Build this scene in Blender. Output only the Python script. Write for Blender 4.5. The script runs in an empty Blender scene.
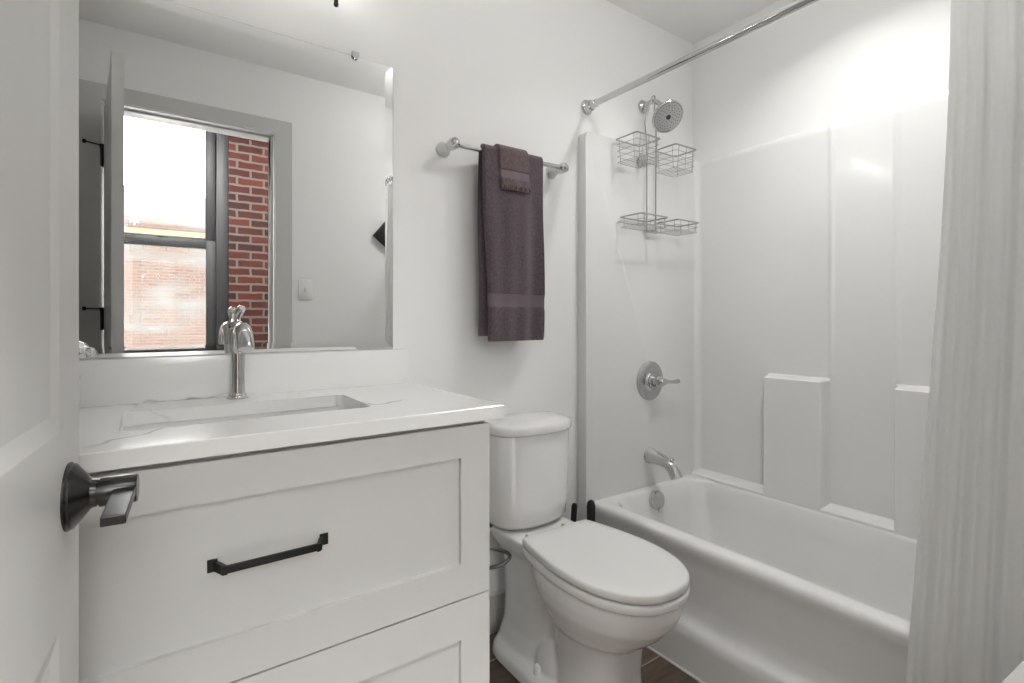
import bpy, bmesh, math, random
from mathutils import Vector, Matrix
random.seed(7)
SC = bpy.context.scene
COL = SC.collection
PI = math.pi

# ---------------------------------------------------------------- camera
H_CAM = 1.12
cam_d = bpy.data.cameras.new('camera')
cam = bpy.data.objects.new('camera', cam_d)
COL.objects.link(cam)
cam.location = (0, 0, H_CAM)
cam.rotation_euler = (PI / 2, 0, -math.radians(35.264))
cam_d.sensor_width = 36
cam_d.lens = 36 * 514.77 / 1024
cam_d.shift_y = -22 / 1024
cam_d.clip_start = 0.01
SC.camera = cam

# ---------------------------------------------------------------- world, lights, exposure
SC.view_settings.view_transform = 'Standard'
SC.view_settings.look = 'None'
SC.view_settings.gamma = 1.0
SC.view_settings.use_curve_mapping = False
SC.view_settings.exposure = 0.34
W = bpy.data.worlds.new('sky')
SC.world = W
W.use_nodes = True
bg = W.node_tree.nodes['Background']
bg.inputs[0].default_value = (1.0, 0.995, 0.985, 1)
bg.inputs[1].default_value = 11.0


def lamp(name, kind, loc, power, size=0.1, rot=(0, 0, 0), col=(1, 1, 1), spread=None):
    d = bpy.data.lights.new(name, kind)
    d.energy = power
    d.color = col
    if kind == 'AREA':
        d.shape = 'DISK'
        d.size = size
        if spread:
            d.spread = spread
    elif kind == 'POINT':
        d.shadow_soft_size = size
    elif kind == 'SUN':
        d.angle = size
    o = bpy.data.objects.new(name, d)
    COL.objects.link(o)
    o.location = loc
    o.rotation_euler = rot
    return o


CEIL = 2.47
LX, LY = 1.67, 0.74                       # recessed light over the tub
CLX, CLY = 1.27, 0.70                     # added fill globe under the bathroom ceiling, out of view
VLY = 1.475
VLX = (-0.054, 0.19, 0.434)                # three vanity lamps
lamp('shower_light_lamp', 'AREA', (LX, LY, CEIL - 0.012), 4.6, 0.08, col=(1, 0.992, 0.98), spread=math.radians(134))
for vx in VLX:
    lamp('vanity_bulb_lamp', 'POINT', (vx, VLY, 2.165), 0.6, 0.035, col=(1, 0.99, 0.975))
lamp('fill_globe_lamp', 'POINT', (CLX, CLY, CEIL - 0.15), 5.2, 0.05, col=(1, 0.992, 0.98))  # added fill for the curtain and camera-side surfaces
lamp('hall_fill_lamp', 'AREA', (0.32, -0.48, 2.91), 130, 0.40, col=(1, 0.992, 0.98))  # added fill, reaches door and vanity front through the doorway
lamp('sun', 'SUN', (0, -5, 8), 4.0, 0.02, rot=(math.radians(-48), math.radians(20), 0), col=(1, 0.93, 0.84))

# ---------------------------------------------------------------- materials
MATS = {}


def mat(name, col, rough=0.5, metal=0.0, spec=0.5, coat=0.0):
    m = bpy.data.materials.new(name)
    m.use_nodes = True
    b = m.node_tree.nodes['Principled BSDF']
    b.inputs['Base Color'].default_value = (*col, 1)
    b.inputs['Roughness'].default_value = rough
    b.inputs['Metallic'].default_value = metal
    b.inputs['Specular IOR Level'].default_value = spec
    b.inputs['Coat Weight'].default_value = coat
    b.inputs['Coat Roughness'].default_value = 0.05
    MATS[name] = m
    return m


def nodes(m):
    return m.node_tree.nodes, m.node_tree.links, m.node_tree.nodes['Principled BSDF']


def noise_bump(m, scale, strength, dist=0.002, detail=3):
    n, l, b = nodes(m)
    tc = n.new('ShaderNodeTexCoord')
    t = n.new('ShaderNodeTexNoise')
    t.inputs['Scale'].default_value = scale
    t.inputs['Detail'].default_value = detail
    bp = n.new('ShaderNodeBump')
    bp.inputs['Strength'].default_value = strength
    bp.inputs['Distance'].default_value = dist
    l.new(tc.outputs['Object'], t.inputs['Vector'])
    l.new(t.outputs['Fac'], bp.inputs['Height'])
    l.new(bp.outputs['Normal'], b.inputs['Normal'])
    return t


def noise_colour(m, scale, c1, c2, lo=0.35, hi=0.65, detail=4):
    n, l, b = nodes(m)
    tc = n.new('ShaderNodeTexCoord')
    t = n.new('ShaderNodeTexNoise')
    t.inputs['Scale'].default_value = scale
    t.inputs['Detail'].default_value = detail
    r = n.new('ShaderNodeValToRGB')
    r.color_ramp.elements[0].position = lo
    r.color_ramp.elements[0].color = (*c1, 1)
    r.color_ramp.elements[1].position = hi
    r.color_ramp.elements[1].color = (*c2, 1)
    l.new(tc.outputs['Object'], t.inputs['Vector'])
    l.new(t.outputs['Fac'], r.inputs['Fac'])
    l.new(r.outputs['Color'], b.inputs['Base Color'])


M_wall = mat('wall_paint', (0.86, 0.858, 0.85), 0.55, spec=0.3)
noise_bump(M_wall, 90, 0.05, 0.001)
M_ceil = mat('ceiling_paint', (0.90, 0.898, 0.89), 0.7, spec=0.2)
M_trim = mat('trim_grey_paint', (0.57, 0.568, 0.555), 0.4)
M_door = mat('door_paint', (0.56, 0.557, 0.543), 0.38)
M_cab = mat('cabinet_paint', (0.60, 0.597, 0.583), 0.42)
M_black = mat('black_metal', (0.010, 0.010, 0.010), 0.42, spec=0.3)
M_blackm = mat('black_plastic', (0.010, 0.010, 0.010), 0.45)
M_bronze = mat('dark_lever_metal', (0.045, 0.044, 0.043), 0.25, metal=0.8)
M_chrome = mat('chrome', (0.60, 0.60, 0.60), 0.05, metal=1.0)
M_satin = mat('satin_chrome', (0.52, 0.52, 0.52), 0.2, metal=1.0)
M_wire = mat('stainless_wire', (0.45, 0.45, 0.445), 0.3, metal=1.0)
M_nozzle = mat('nozzle_rubber', (0.06, 0.06, 0.06), 0.5)
M_porc = mat('porcelain', (0.83, 0.828, 0.82), 0.07, coat=0.5)
M_seat = mat('seat_plastic', (0.80, 0.798, 0.785), 0.16)
M_acryl = mat('tub_gelcoat', (0.80, 0.798, 0.79), 0.14, coat=0.3)
M_white = mat('white_plastic', (0.82, 0.82, 0.80), 0.3)
M_basin = mat('basin_porcelain', (0.82, 0.818, 0.81), 0.08)
M_hose = mat('braided_hose', (0.10, 0.10, 0.10), 0.35, metal=0.6)
M_mirror = mat('mirror_silver', (0.88, 0.885, 0.88), 0.0, metal=1.0)
M_medge = mat('mirror_edge', (0.20, 0.21, 0.20), 0.2)
M_winframe = mat('window_frame_paint', (0.012, 0.012, 0.012), 0.5, spec=0.25)
M_hallfloor = mat('hall_floor', (0.30, 0.295, 0.285), 0.4)
M_stone = mat('stone_band', (0.11, 0.072, 0.04), 0.7)
M_silver = mat('hammered_silver', (0.85, 0.85, 0.85), 0.08, metal=1.0)

# emission for lamp parts
M_bulb = mat('lit_bulb', (1, 1, 1), 0.4)
_n, _l, _b = nodes(M_bulb)
_b.inputs['Emission Color'].default_value = (1, 0.97, 0.92, 1)
_b.inputs['Emission Strength'].default_value = 6
M_diff = mat('lit_diffuser', (1, 1, 1), 0.4)
_n, _l, _b = nodes(M_diff)
_b.inputs['Emission Color'].default_value = (1, 0.98, 0.95, 1)
_b.inputs['Emission Strength'].default_value = 3


def thin_glass(name, gloss=0.08, tint=(1, 1, 1), rough=0.0):
    m = bpy.data.materials.new(name)
    m.use_nodes = True
    n, l = m.node_tree.nodes, m.node_tree.links
    n.remove(n['Principled BSDF'])
    t = n.new('ShaderNodeBsdfTransparent')
    t.inputs[0].default_value = (*tint, 1)
    g = n.new('ShaderNodeBsdfGlossy')
    g.inputs['Roughness'].default_value = rough
    mx = n.new('ShaderNodeMixShader')
    mx.inputs[0].default_value = gloss
    l.new(t.outputs[0], mx.inputs[1])
    l.new(g.outputs[0], mx.inputs[2])
    l.new(mx.outputs[0], n['Material Output'].inputs[0])
    return m


M_glass = thin_glass('window_glass', 0.06, (0.97, 0.98, 0.98))
M_shade = thin_glass('shade_glass', 0.10, (0.9, 0.9, 0.88), 0.1)

# curtain: fabric that lets a little light through
M_curt = bpy.data.materials.new('curtain_fabric')
M_curt.use_nodes = True
_n, _l = M_curt.node_tree.nodes, M_curt.node_tree.links
_b = _n['Principled BSDF']
_b.inputs['Base Color'].default_value = (0.93, 0.928, 0.92, 1)
_b.inputs['Roughness'].default_value = 0.8
_t = _n.new('ShaderNodeBsdfTranslucent')
_t.inputs[0].default_value = (0.93, 0.928, 0.92, 1)
_m = _n.new('ShaderNodeMixShader')
_m.inputs[0].default_value = 0.5
_l.new(_b.outputs[0], _m.inputs[1])
_l.new(_t.outputs[0], _m.inputs[2])
_l.new(_m.outputs[0], _n['Material Output'].inputs[0])


M_star = bpy.data.materials.new('star_paper')
M_star.use_nodes = True
_n, _l = M_star.node_tree.nodes, M_star.node_tree.links
_t = _n.new('ShaderNodeBsdfTranslucent')
_t.inputs[0].default_value = (0.97, 0.97, 0.97, 1)
_l.new(_t.outputs[0], _n['Material Output'].inputs[0])


# quartz with thin grey veins
def quartz(name):
    m = mat(name, (0.83, 0.828, 0.815), 0.16)
    n, l, b = nodes(m)
    tc = n.new('ShaderNodeTexCoord')
    nz = n.new('ShaderNodeTexNoise')
    nz.inputs['Scale'].default_value = 1.7
    nz.inputs['Detail'].default_value = 4
    nz.inputs['Roughness'].default_value = 0.5
    sub = n.new('ShaderNodeMath'); sub.operation = 'SUBTRACT'; sub.inputs[1].default_value = 0.5
    ab = n.new('ShaderNodeMath'); ab.operation = 'ABSOLUTE'
    r = n.new('ShaderNodeValToRGB')
    r.color_ramp.elements[0].position = 0.0
    r.color_ramp.elements[0].color = (0.36, 0.36, 0.355, 1)
    r.color_ramp.elements[1].position = 0.006
    r.color_ramp.elements[1].color = (0.83, 0.828, 0.815, 1)
    msk = n.new('ShaderNodeTexNoise'); msk.inputs['Scale'].default_value = 3.3
    mr = n.new('ShaderNodeValToRGB')
    mr.color_ramp.elements[0].position = 0.46
    mr.color_ramp.elements[1].position = 0.58
    mix = n.new('ShaderNodeMixRGB')
    mix.inputs[1].default_value = (0.83, 0.828, 0.815, 1)
    mp = n.new('ShaderNodeMapping'); mp.inputs['Location'].default_value = (3.1, 1.7, 0.4)
    l.new(tc.outputs['Object'], nz.inputs['Vector'])
    l.new(tc.outputs['Object'], mp.inputs['Vector'])
    l.new(mp.outputs[0], msk.inputs['Vector'])
    l.new(nz.outputs['Fac'], sub.inputs[0]); l.new(sub.outputs[0], ab.inputs[0])
    l.new(ab.outputs[0], r.inputs['Fac'])
    l.new(msk.outputs['Fac'], mr.inputs['Fac'])
    l.new(mr.outputs['Color'], mix.inputs[0])
    l.new(r.outputs['Color'], mix.inputs[2])
    l.new(mix.outputs[0], b.inputs['Base Color'])
    return m


M_quartz = quartz('quartz')


def brick(name, c1, c2, mortar, bw, bh, ms, rough=0.85, blotch=None, axes='XZ'):
    m = mat(name, c1, rough, spec=0.2)
    n, l, b = nodes(m)
    tc = n.new('ShaderNodeTexCoord')
    sp = n.new('ShaderNodeSeparateXYZ')
    cb = n.new('ShaderNodeCombineXYZ')
    l.new(tc.outputs['Object'], sp.inputs[0])
    l.new(sp.outputs[axes[0]], cb.inputs[0])
    l.new(sp.outputs[axes[1]], cb.inputs[1])
    nz = n.new('ShaderNodeTexNoise'); nz.inputs['Scale'].default_value = 14
    add = n.new('ShaderNodeMixRGB'); add.blend_type = 'ADD'; add.inputs[0].default_value = 0.012
    l.new(tc.outputs['Object'], nz.inputs['Vector'])
    l.new(cb.outputs[0], add.inputs[1]); l.new(nz.outputs['Color'], add.inputs[2])
    t = n.new('ShaderNodeTexBrick')
    t.inputs['Color1'].default_value = (*c1, 1)
    t.inputs['Color2'].default_value = (*c2, 1)
    t.inputs['Mortar'].default_value = (*mortar, 1)
    t.inputs['Scale'].default_value = 1.0
    t.inputs['Mortar Size'].default_value = ms
    t.inputs['Mortar Smooth'].default_value = 0.2
    t.inputs['Bias'].default_value = -0.1
    t.inputs['Brick Width'].default_value = bw
    t.inputs['Row Height'].default_value = bh
    l.new(add.outputs[0], t.inputs['Vector'])
    out = t.outputs['Color']
    if blotch:
        z2 = n.new('ShaderNodeTexNoise'); z2.inputs['Scale'].default_value = blotch[0]; z2.inputs['Detail'].default_value = 5
        mp = n.new('ShaderNodeMapping'); mp.inputs['Scale'].default_value = (1, 1, 3.2)
        l.new(tc.outputs['Object'], mp.inputs[0]); l.new(mp.outputs[0], z2.inputs['Vector'])
        rr = n.new('ShaderNodeValToRGB')
        rr.color_ramp.elements[0].position = 0.48; rr.color_ramp.elements[1].position = 0.66
        l.new(z2.outputs['Fac'], rr.inputs['Fac'])
        mx = n.new('ShaderNodeMixRGB'); mx.inputs[2].default_value = (*blotch[1], 1)
        l.new(rr.outputs['Color'], mx.inputs[0]); l.new(out, mx.inputs[1])
        out = mx.outputs[0]
    l.new(out, b.inputs['Base Color'])
    bp = n.new('ShaderNodeBump'); bp.inputs['Strength'].default_value = 0.6; bp.inputs['Distance'].default_value = 0.006
    bp.invert = True
    l.new(t.outputs['Fac'], bp.inputs['Height']); l.new(bp.outputs[0], b.inputs['Normal'])
    return m


M_brick = brick('red_brick', (0.044, 0.0105, 0.0065), (0.015, 0.0055, 0.0048), (0.066, 0.055, 0.047), 0.20, 0.0675, 0.0095)
M_brick2 = brick('weathered_brick', (0.072, 0.043, 0.034), (0.054, 0.036, 0.030), (0.075, 0.066, 0.058), 0.24, 0.085, 0.012,
                 blotch=(0.5, (0.078, 0.076, 0.073)))


def floor_tile():
    m = mat('plank_tile', (0.1, 0.08, 0.06), 0.35)
    n, l, b = nodes(m)
    tc = n.new('ShaderNodeTexCoord')
    t = n.new('ShaderNodeTexBrick')
    t.inputs['Scale'].default_value = 1.0
    t.inputs['Brick Width'].default_value = 0.61
    t.inputs['Row Height'].default_value = 0.152
    t.inputs['Mortar Size'].default_value = 0.003
    t.inputs['Color1'].default_value = (1, 1, 1, 1)
    t.inputs['Color2'].default_value = (0.6, 0.6, 0.6, 1)
    t.inputs['Mortar'].default_value = (3.2, 3.2, 3.2, 1)
    mp = n.new('ShaderNodeMapping'); mp.inputs['Rotation'].default_value = (0, 0, 0)
    mp.inputs['Location'].default_value = (0.1, 0.078, 0)
    l.new(tc.outputs['Object'], mp.inputs[0]); l.new(mp.outputs[0], t.inputs['Vector'])
    mp2 = n.new('ShaderNodeMapping'); mp2.inputs['Scale'].default_value = (2.5, 26, 1)
    l.new(tc.outputs['Object'], mp2.inputs[0])
    nz = n.new('ShaderNodeTexNoise'); nz.inputs['Scale'].default_value = 1.6; nz.inputs['Detail'].default_value = 8
    nz.inputs['Roughness'].default_value = 0.65
    l.new(mp2.outputs[0], nz.inputs['Vector'])
    r = n.new('ShaderNodeValToRGB')
    r.color_ramp.elements[0].position = 0.3; r.color_ramp.elements[0].color = (0.075, 0.05, 0.038, 1)
    r.color_ramp.elements[1].position = 0.7; r.color_ramp.elements[1].color = (0.20, 0.145, 0.11, 1)
    l.new(nz.outputs['Fac'], r.inputs['Fac'])
    mu = n.new('ShaderNodeMixRGB'); mu.blend_type = 'MULTIPLY'; mu.inputs[0].default_value = 1
    l.new(r.outputs['Color'], mu.inputs[1]); l.new(t.outputs['Color'], mu.inputs[2])
    l.new(mu.outputs[0], b.inputs['Base Color'])
    return m


M_floor = floor_tile()


def terry(name, c1, c2):
    m = mat(name, c1, 0.95, spec=0.1)
    b = nodes(m)[2]
    b.inputs['Sheen Weight'].default_value = 0.5
    b.inputs['Sheen Roughness'].default_value = 0.5
    b.inputs['Sheen Tint'].default_value = (0.75, 0.68, 0.75, 1)
    noise_colour(m, 130, c1, c2, 0.35, 0.68)
    noise_bump(m, 480, 0.9, 0.003, 2)
    return m


M_terry = terry('towel_terry', (0.085, 0.065, 0.073), (0.128, 0.100, 0.111))
M_terry2 = terry('washcloth_terry', (0.10, 0.073, 0.070), (0.17, 0.13, 0.124))
M_border = mat('towel_border', (0.17, 0.138, 0.155), 0.6, spec=0.2)

# ---------------------------------------------------------------- mesh helpers
ORG = {}     # world origin of each built object


def bm_box(bm, x0, x1, y0, y1, z0, z1, bevel=0.0, seg=2, M=None):
    v = [bm.verts.new(p) for p in ((x0, y0, z0), (x1, y0, z0), (x1, y1, z0), (x0, y1, z0),
                                   (x0, y0, z1), (x1, y0, z1), (x1, y1, z1), (x0, y1, z1))]
    f = [bm.faces.new([v[i] for i in q]) for q in
         ((3, 2, 1, 0), (4, 5, 6, 7), (0, 1, 5, 4), (1, 2, 6, 5), (2, 3, 7, 6), (3, 0, 4, 7))]
    vs = set(v)
    if bevel > 0:
        es = {e for q in f for e in q.edges}
        r = bmesh.ops.bevel(bm, geom=list(es), offset=bevel, segments=seg, affect='EDGES', profile=0.5)
        vs = {x for x in v if x.is_valid} | set(r['verts'])
        for q in r['faces']:
            vs |= set(q.verts)
    if M is not None:
        for x in vs:
            if x.is_valid:
                x.co = M @ x.co
    return vs


def frame_of(d):
    d = Vector(d).normalized()
    a = Vector((0, 0, 1)) if abs(d.z) < 0.9 else Vector((1, 0, 0))
    u = d.cross(a).normalized()
    return d, u, u.cross(d).normalized()


def bm_rings(bm, rings, cap0=True, cap1=True, closed=True):
    R = [[bm.verts.new(p) for p in r] for r in rings]
    n = len(R[0])
    for a, b in zip(R, R[1:]):
        for i in range(n if closed else n - 1):
            j = (i + 1) % n
            bm.faces.new((a[i], a[j], b[j], b[i]))
    if cap0:
        bm.faces.new(list(reversed(R[0])))
    if cap1:
        bm.faces.new(R[-1])
    return R


def bm_lathe(bm, o, d, prof, n=32, sx=1.0, sy=1.0):
    """prof: list of (distance along d, radius)"""
    d, u, v = frame_of(d)
    o = Vector(o)
    rings = []
    for t, r in prof:
        r = max(r, 1e-4)
        rings.append([o + d * t + u * (r * sx * math.cos(2 * PI * i / n)) + v * (r * sy * math.sin(2 * PI * i / n)) for i in range(n)])
    bm_rings(bm, rings)


def catmull(pts, k=8, closed=False):
    pts = [Vector(p) for p in pts]
    out = []
    n = len(pts)
    rng = n if closed else n - 1
    for i in range(rng):
        if closed:
            p0, p1, p2, p3 = (pts[(i + q) % n] for q in (-1, 0, 1, 2))
        else:
            p1, p2 = pts[i], pts[i + 1]
            p0 = pts[i - 1] if i else p1 * 2 - p2
            p3 = pts[i + 2] if i + 2 < n else p2 * 2 - p1
        for s in range(k):
            t = s / k
            out.append(0.5 * ((2 * p1) + (p2 - p0) * t + (2 * p0 - 5 * p1 + 4 * p2 - p3) * t * t + (3 * p1 - p0 - 3 * p2 + p3) * t ** 3))
    if not closed:
        out.append(pts[-1])
    return out


def bm_tube(bm, pts, r, n=10, closed=False, radii=None):
    pts = [Vector(p) for p in pts]
    m = len(pts)
    rings = []
    pu = None
    for i, p in enumerate(pts):
        if closed:
            t = pts[(i + 1) % m] - pts[i - 1]
        else:
            t = pts[min(i + 1, m - 1)] - pts[max(i - 1, 0)]
        t.normalize()
        if pu is None:
            _, u, _ = frame_of(t)
        else:
            u = (pu - t * pu.dot(t)).normalized()
        pu = u
        v = t.cross(u)
        rr = radii[i] if radii else r
        rings.append([p + (u * math.cos(2 * PI * k / n) + v * math.sin(2 * PI * k / n)) * rr for k in range(n)])
    if closed:
        rings.append(rings[0])
        R = [[bm.verts.new(q) for q in ring] for ring in rings[:-1]]
        R.append(R[0])
        for a, b in zip(R, R[1:]):
            for k in range(n):
                j = (k + 1) % n
                bm.faces.new((a[k], a[j], b[j], b[k]))
    else:
        bm_rings(bm, rings)


def bm_sphere(bm, c, r, sx=1, sy=1, sz=1, seg=20):
    g = bmesh.ops.create_uvsphere(bm, u_segments=seg, v_segments=seg // 2 + 2, radius=r)
    for v in g['verts']:
        v.co = Vector((v.co.x * sx, v.co.y * sy, v.co.z * sz)) + Vector(c)


def bm_prism(bm, poly, y0, y1, axis='y'):
    """extrude polygon of (a,b) along axis"""
    def P(a, b, t):
        return {'y': (a, t, b), 'x': (t, a, b), 'z': (a, b, t)}[axis]
    A = [bm.verts.new(P(a, b, y0)) for a, b in poly]
    B = [bm.verts.new(P(a, b, y1)) for a, b in poly]
    n = len(poly)
    bm.faces.new(A)
    bm.faces.new(list(reversed(B)))
    for i in range(n):
        j = (i + 1) % n
        bm.faces.new((A[i], B[i], B[j], A[j]))


def rrect(x0, x1, y0, y1, r, z, k=8):
    out = []
    for cx, cy, a0 in ((x1 - r, y1 - r, 0), (x0 + r, y1 - r, PI / 2), (x0 + r, y0 + r, PI), (x1 - r, y0 + r, 1.5 * PI)):
        for i in range(k + 1):
            a = a0 + (PI / 2) * i / k
            out.append((cx + r * math.cos(a), cy + r * math.sin(a), z))
    return out


def finish(name, bm, m, parent=None, smooth=True, origin=None, fix=True, angle=35):
    if fix:
        bmesh.ops.remove_doubles(bm, verts=bm.verts, dist=1e-6)
        bmesh.ops.recalc_face_normals(bm, faces=bm.faces)
    if parent is not None:
        o0 = ORG[parent.name]
    elif origin is not None:
        o0 = Vector(origin)
    else:
        xs = [v.co for v in bm.verts]
        mn = Vector((min(c.x for c in xs), min(c.y for c in xs), min(c.z for c in xs)))
        mx = Vector((max(c.x for c in xs), max(c.y for c in xs), max(c.z for c in xs)))
        o0 = Vector(((mn.x + mx.x) / 2, (mn.y + mx.y) / 2, mn.z))
    for v in bm.verts:
        v.co -= o0
    me = bpy.data.meshes.new(name)
    bm.to_mesh(me)
    bm.free()
    if smooth:
        for p in me.polygons:
            p.use_smooth = True
        try:
            me.set_sharp_from_angle(angle=math.radians(angle))
        except Exception:
            pass
    me.materials.append(m)
    o = bpy.data.objects.new(name, me)
    COL.objects.link(o)
    if parent is not None:
        o.parent = parent
    else:
        o.location = o0
    ORG[o.name] = o0
    return o


def new():
    return bmesh.new()


def root(name, loc):
    o = bpy.data.objects.new(name, None)
    COL.objects.link(o)
    o.location = loc
    o.empty_display_size = 0.05
    ORG[o.name] = Vector(loc)
    return o


def tag(o, label, cat, group=None, kind=None):
    o['label'] = label
    o['category'] = cat
    if group:
        o['group'] = group
    if kind:
        o['kind'] = kind
    return o


def struct(name, bm, m, parent=None, **k):
    o = finish(name, bm, m, parent, **k)
    if parent is None:
        o['kind'] = 'structure'
    return o


def box_struct(name, *a, m, parent=None, bevel=0):
    bm = new()
    bm_box(bm, *a, bevel=bevel)
    return struct(name, bm, m, parent)


# ---------------------------------------------------------------- room shell
YA = 1.55          # plumbing / vanity wall
YC = 0.085         # door wall, bathroom face
YC2 = -0.075        # door wall, hall face
XB = 2.184         # wall behind the tub
XL = -0.62
OX0, OX1, OZ = -0.168, 0.555, 2.118      # door opening

box_struct('floor', XL, XB, YC2, YA, -0.08, 0, m=M_floor)
box_struct('ceiling', XL - 0.1, XB + 0.1, YC2, YA + 0.1, CEIL, CEIL + 0.08, m=M_ceil)
box_struct('wall_back', XL - 0.1, XB + 0.1, YA, YA + 0.1, -0.08, CEIL, m=M_wall)
box_struct('wall_right', XB, XB + 0.1, YC2, YA, -0.08, CEIL, m=M_wall)
box_struct('wall_left', XL - 0.1, XL, YC2, YA, -0.08, CEIL, m=M_wall)
bm = new()
bm_box(bm, XL, OX0 - 0.018, YC2, YC, -0.08, CEIL)
bm_box(bm, OX1 + 0.018, XB, YC2, YC, -0.08, CEIL)
bm_box(bm, OX0 - 0.018, OX1 + 0.018, YC2, YC, OZ + 0.018, CEIL)
struct('wall_front', bm, M_wall)

# baseboards (grey)
bm = new()
bm_box(bm, 0.66, 1.418, YA - 0.014, YA, 0, 0.135, bevel=0.003)
struct('baseboard_back', bm, M_trim)
bm = new()
bm_box(bm, OX1 + 0.09, 1.39, YC, YC + 0.014, 0, 0.135, bevel=0.003)
struct('baseboard_front', bm, M_trim)

# door casing and jamb
cw = 0.088
tr = root('trim_1', (0.19, YC, 0))
tr['kind'] = 'structure'
for y0, y1 in ((YC, YC + 0.012), (YC2 - 0.012, YC2)):
    for xi, xo in ((OX0 - 0.004, OX0 - cw), (OX1 + 0.004, OX1 + cw)):
        bm = new()
        bm_prism(bm, [(xi, 0), (xi, OZ + 0.004), (xo, OZ + 0.076), (xo, 0)], y0, y1)
        finish('side_casing', bm, M_trim, tr, smooth=False)
    bm = new()
    bm_prism(bm, [(OX0 - 0.004, OZ + 0.0045), (OX1 + 0.004, OZ + 0.0045), (OX1 + cw, OZ + 0.0765), (OX0 - cw, OZ + 0.0765)], y0, y1)
    finish('head_casing', bm, M_trim, tr, smooth=False)
bm = new()
bm_box(bm, OX0 - 0.018, OX0, YC2, YC, 0, OZ)
bm_box(bm, OX1, OX1 + 0.018, YC2, YC, 0, OZ)
bm_box(bm, OX0 - 0.018, OX1 + 0.018, YC2, YC, OZ, OZ + 0.018)
finish('jamb', bm, M_trim, tr)
bm = new()
bm_box(bm, OX0, OX0 + 0.011, YC2 + 0.055, YC - 0.042, 0, OZ, bevel=0.002)
bm_box(bm, OX1 - 0.011, OX1, YC2 + 0.055, YC - 0.042, 0, OZ, bevel=0.002)
bm_box(bm, OX0 + 0.011, OX1 - 0.011, YC2 + 0.055, YC - 0.042, OZ - 0.011, OZ, bevel=0.002)
finish('door_stop', bm, M_trim, tr)

# ---------------------------------------------------------------- hall beyond the door (seen in the mirror)
HY = -1.65      # brick face
HX0, HX1, HZ = -1.6, 2.4, 2.95
box_struct('floor_hall', HX0, HX1, HY - 0.35, YC2, -0.08, 0, m=M_hallfloor)
box_struct('ceiling_hall', HX0 - 0.1, HX1 + 0.1, HY - 0.35, YC2, HZ, HZ + 0.08, m=M_ceil)
box_struct('wall_hall_left', HX0 - 0.1, HX0, HY - 0.35, YC2, -0.08, HZ, m=M_wall)
box_struct('wall_hall_right', HX1, HX1 + 0.1, HY - 0.35, YC2, -0.08, HZ, m=M_wall)
bm = new()
bm_box(bm, HX0, XL, YC2 - 0.1, YC2, -0.08, HZ)
bm_box(bm, XL, HX1, YC2, YC2 + 0.05, CEIL + 0.08, HZ)
bm_box(bm, XB, HX1, YC2 - 0.0, YC2 + 0.1, -0.08, HZ)
struct('wall_hall_back', bm, M_wall)
WX0, WX1, WZ0, WZ1 = -0.62, 0.535, 0.18, 2.90
bm = new()
bm_box(bm, HX0, WX0, HY - 0.35, HY, -0.08, HZ)
bm_box(bm, WX1, HX1, HY - 0.35, HY, -0.08, HZ)
bm_box(bm, WX0, WX1, HY - 0.35, HY, -0.08, WZ0)
bm_box(bm, WX0, WX1, HY - 0.35, HY, WZ1, HZ)
struct('wall_brick', bm, M_brick, origin=(0, 0, 0))

wr = root('window_1', ((WX0 + WX1) / 2, HY - 0.1, WZ0))
wr['kind'] = 'structure'


def rect_frame(bm, x0, x1, z0, z1, w, y0, y1, bev=0.003):
    bm_box(bm, x0, x0 + w, y0, y1, z0, z1, bevel=bev)
    bm_box(bm, x1 - w, x1, y0, y1, z0, z1, bevel=bev)
    bm_box(bm, x0 + w, x1 - w, y0, y1, z0, z0 + w, bevel=bev)
    bm_box(bm, x0 + w, x1 - w, y0, y1, z1 - w, z1, bevel=bev)


bm = new()
rect_frame(bm, WX0, WX1, WZ0, WZ1, 0.085, HY - 0.15, HY - 0.02)
finish('window_frame', bm, M_winframe, wr)
MEET = 1.73
ux0, ux1 = WX0 + 0.085, WX1 - 0.085
bm = new()
rect_frame(bm, ux0, ux1, MEET - 0.022, WZ1 - 0.085, 0.068, HY - 0.14, HY - 0.09)
su = finish('sash', bm, M_winframe, wr)
bm = new()
bm_box(bm, ux0 + 0.04, ux1 - 0.04, HY - 0.118, HY - 0.114, MEET, WZ1 - 0.1)
finish('glass_pane', bm, M_glass, su)
bm = new()
rect_frame(bm, ux0, ux1, WZ0 + 0.085, MEET + 0.022, 0.068, HY - 0.09, HY - 0.045)
sl = finish('sash', bm, M_winframe, wr)
bm = new()
bm_box(bm, ux0 + 0.04, ux1 - 0.04, HY - 0.07, HY - 0.066, WZ0 + 0.1, MEET)
finish('glass_pane', bm, M_glass, sl)
bm = new()
bm_box(bm, 0.06, 0.13, HY - 0.09, HY - 0.05, MEET + 0.022, MEET + 0.04, bevel=0.004)
finish('sash_lock', bm, M_winframe, wr)

# star ornament stuck to the upper pane
bm = new()
c = Vector((-0.085, HY - 0.1115, 1.885))
pts_ = []
for a in range(16):
    an = PI / 2 + a * PI / 8
    L = (0.055 if a % 4 == 0 else 0.043) if a % 2 == 0 else 0.019
    pts_.append((c.x + L * math.cos(an), c.z + L * math.sin(an)))
bm_prism(bm, pts_, c.y - 0.001, c.y + 0.001)
tag(finish('star_ornament', bm, M_star, smooth=False), 'white star ornament on the upper window pane seen in the mirror', 'ornament')

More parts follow.
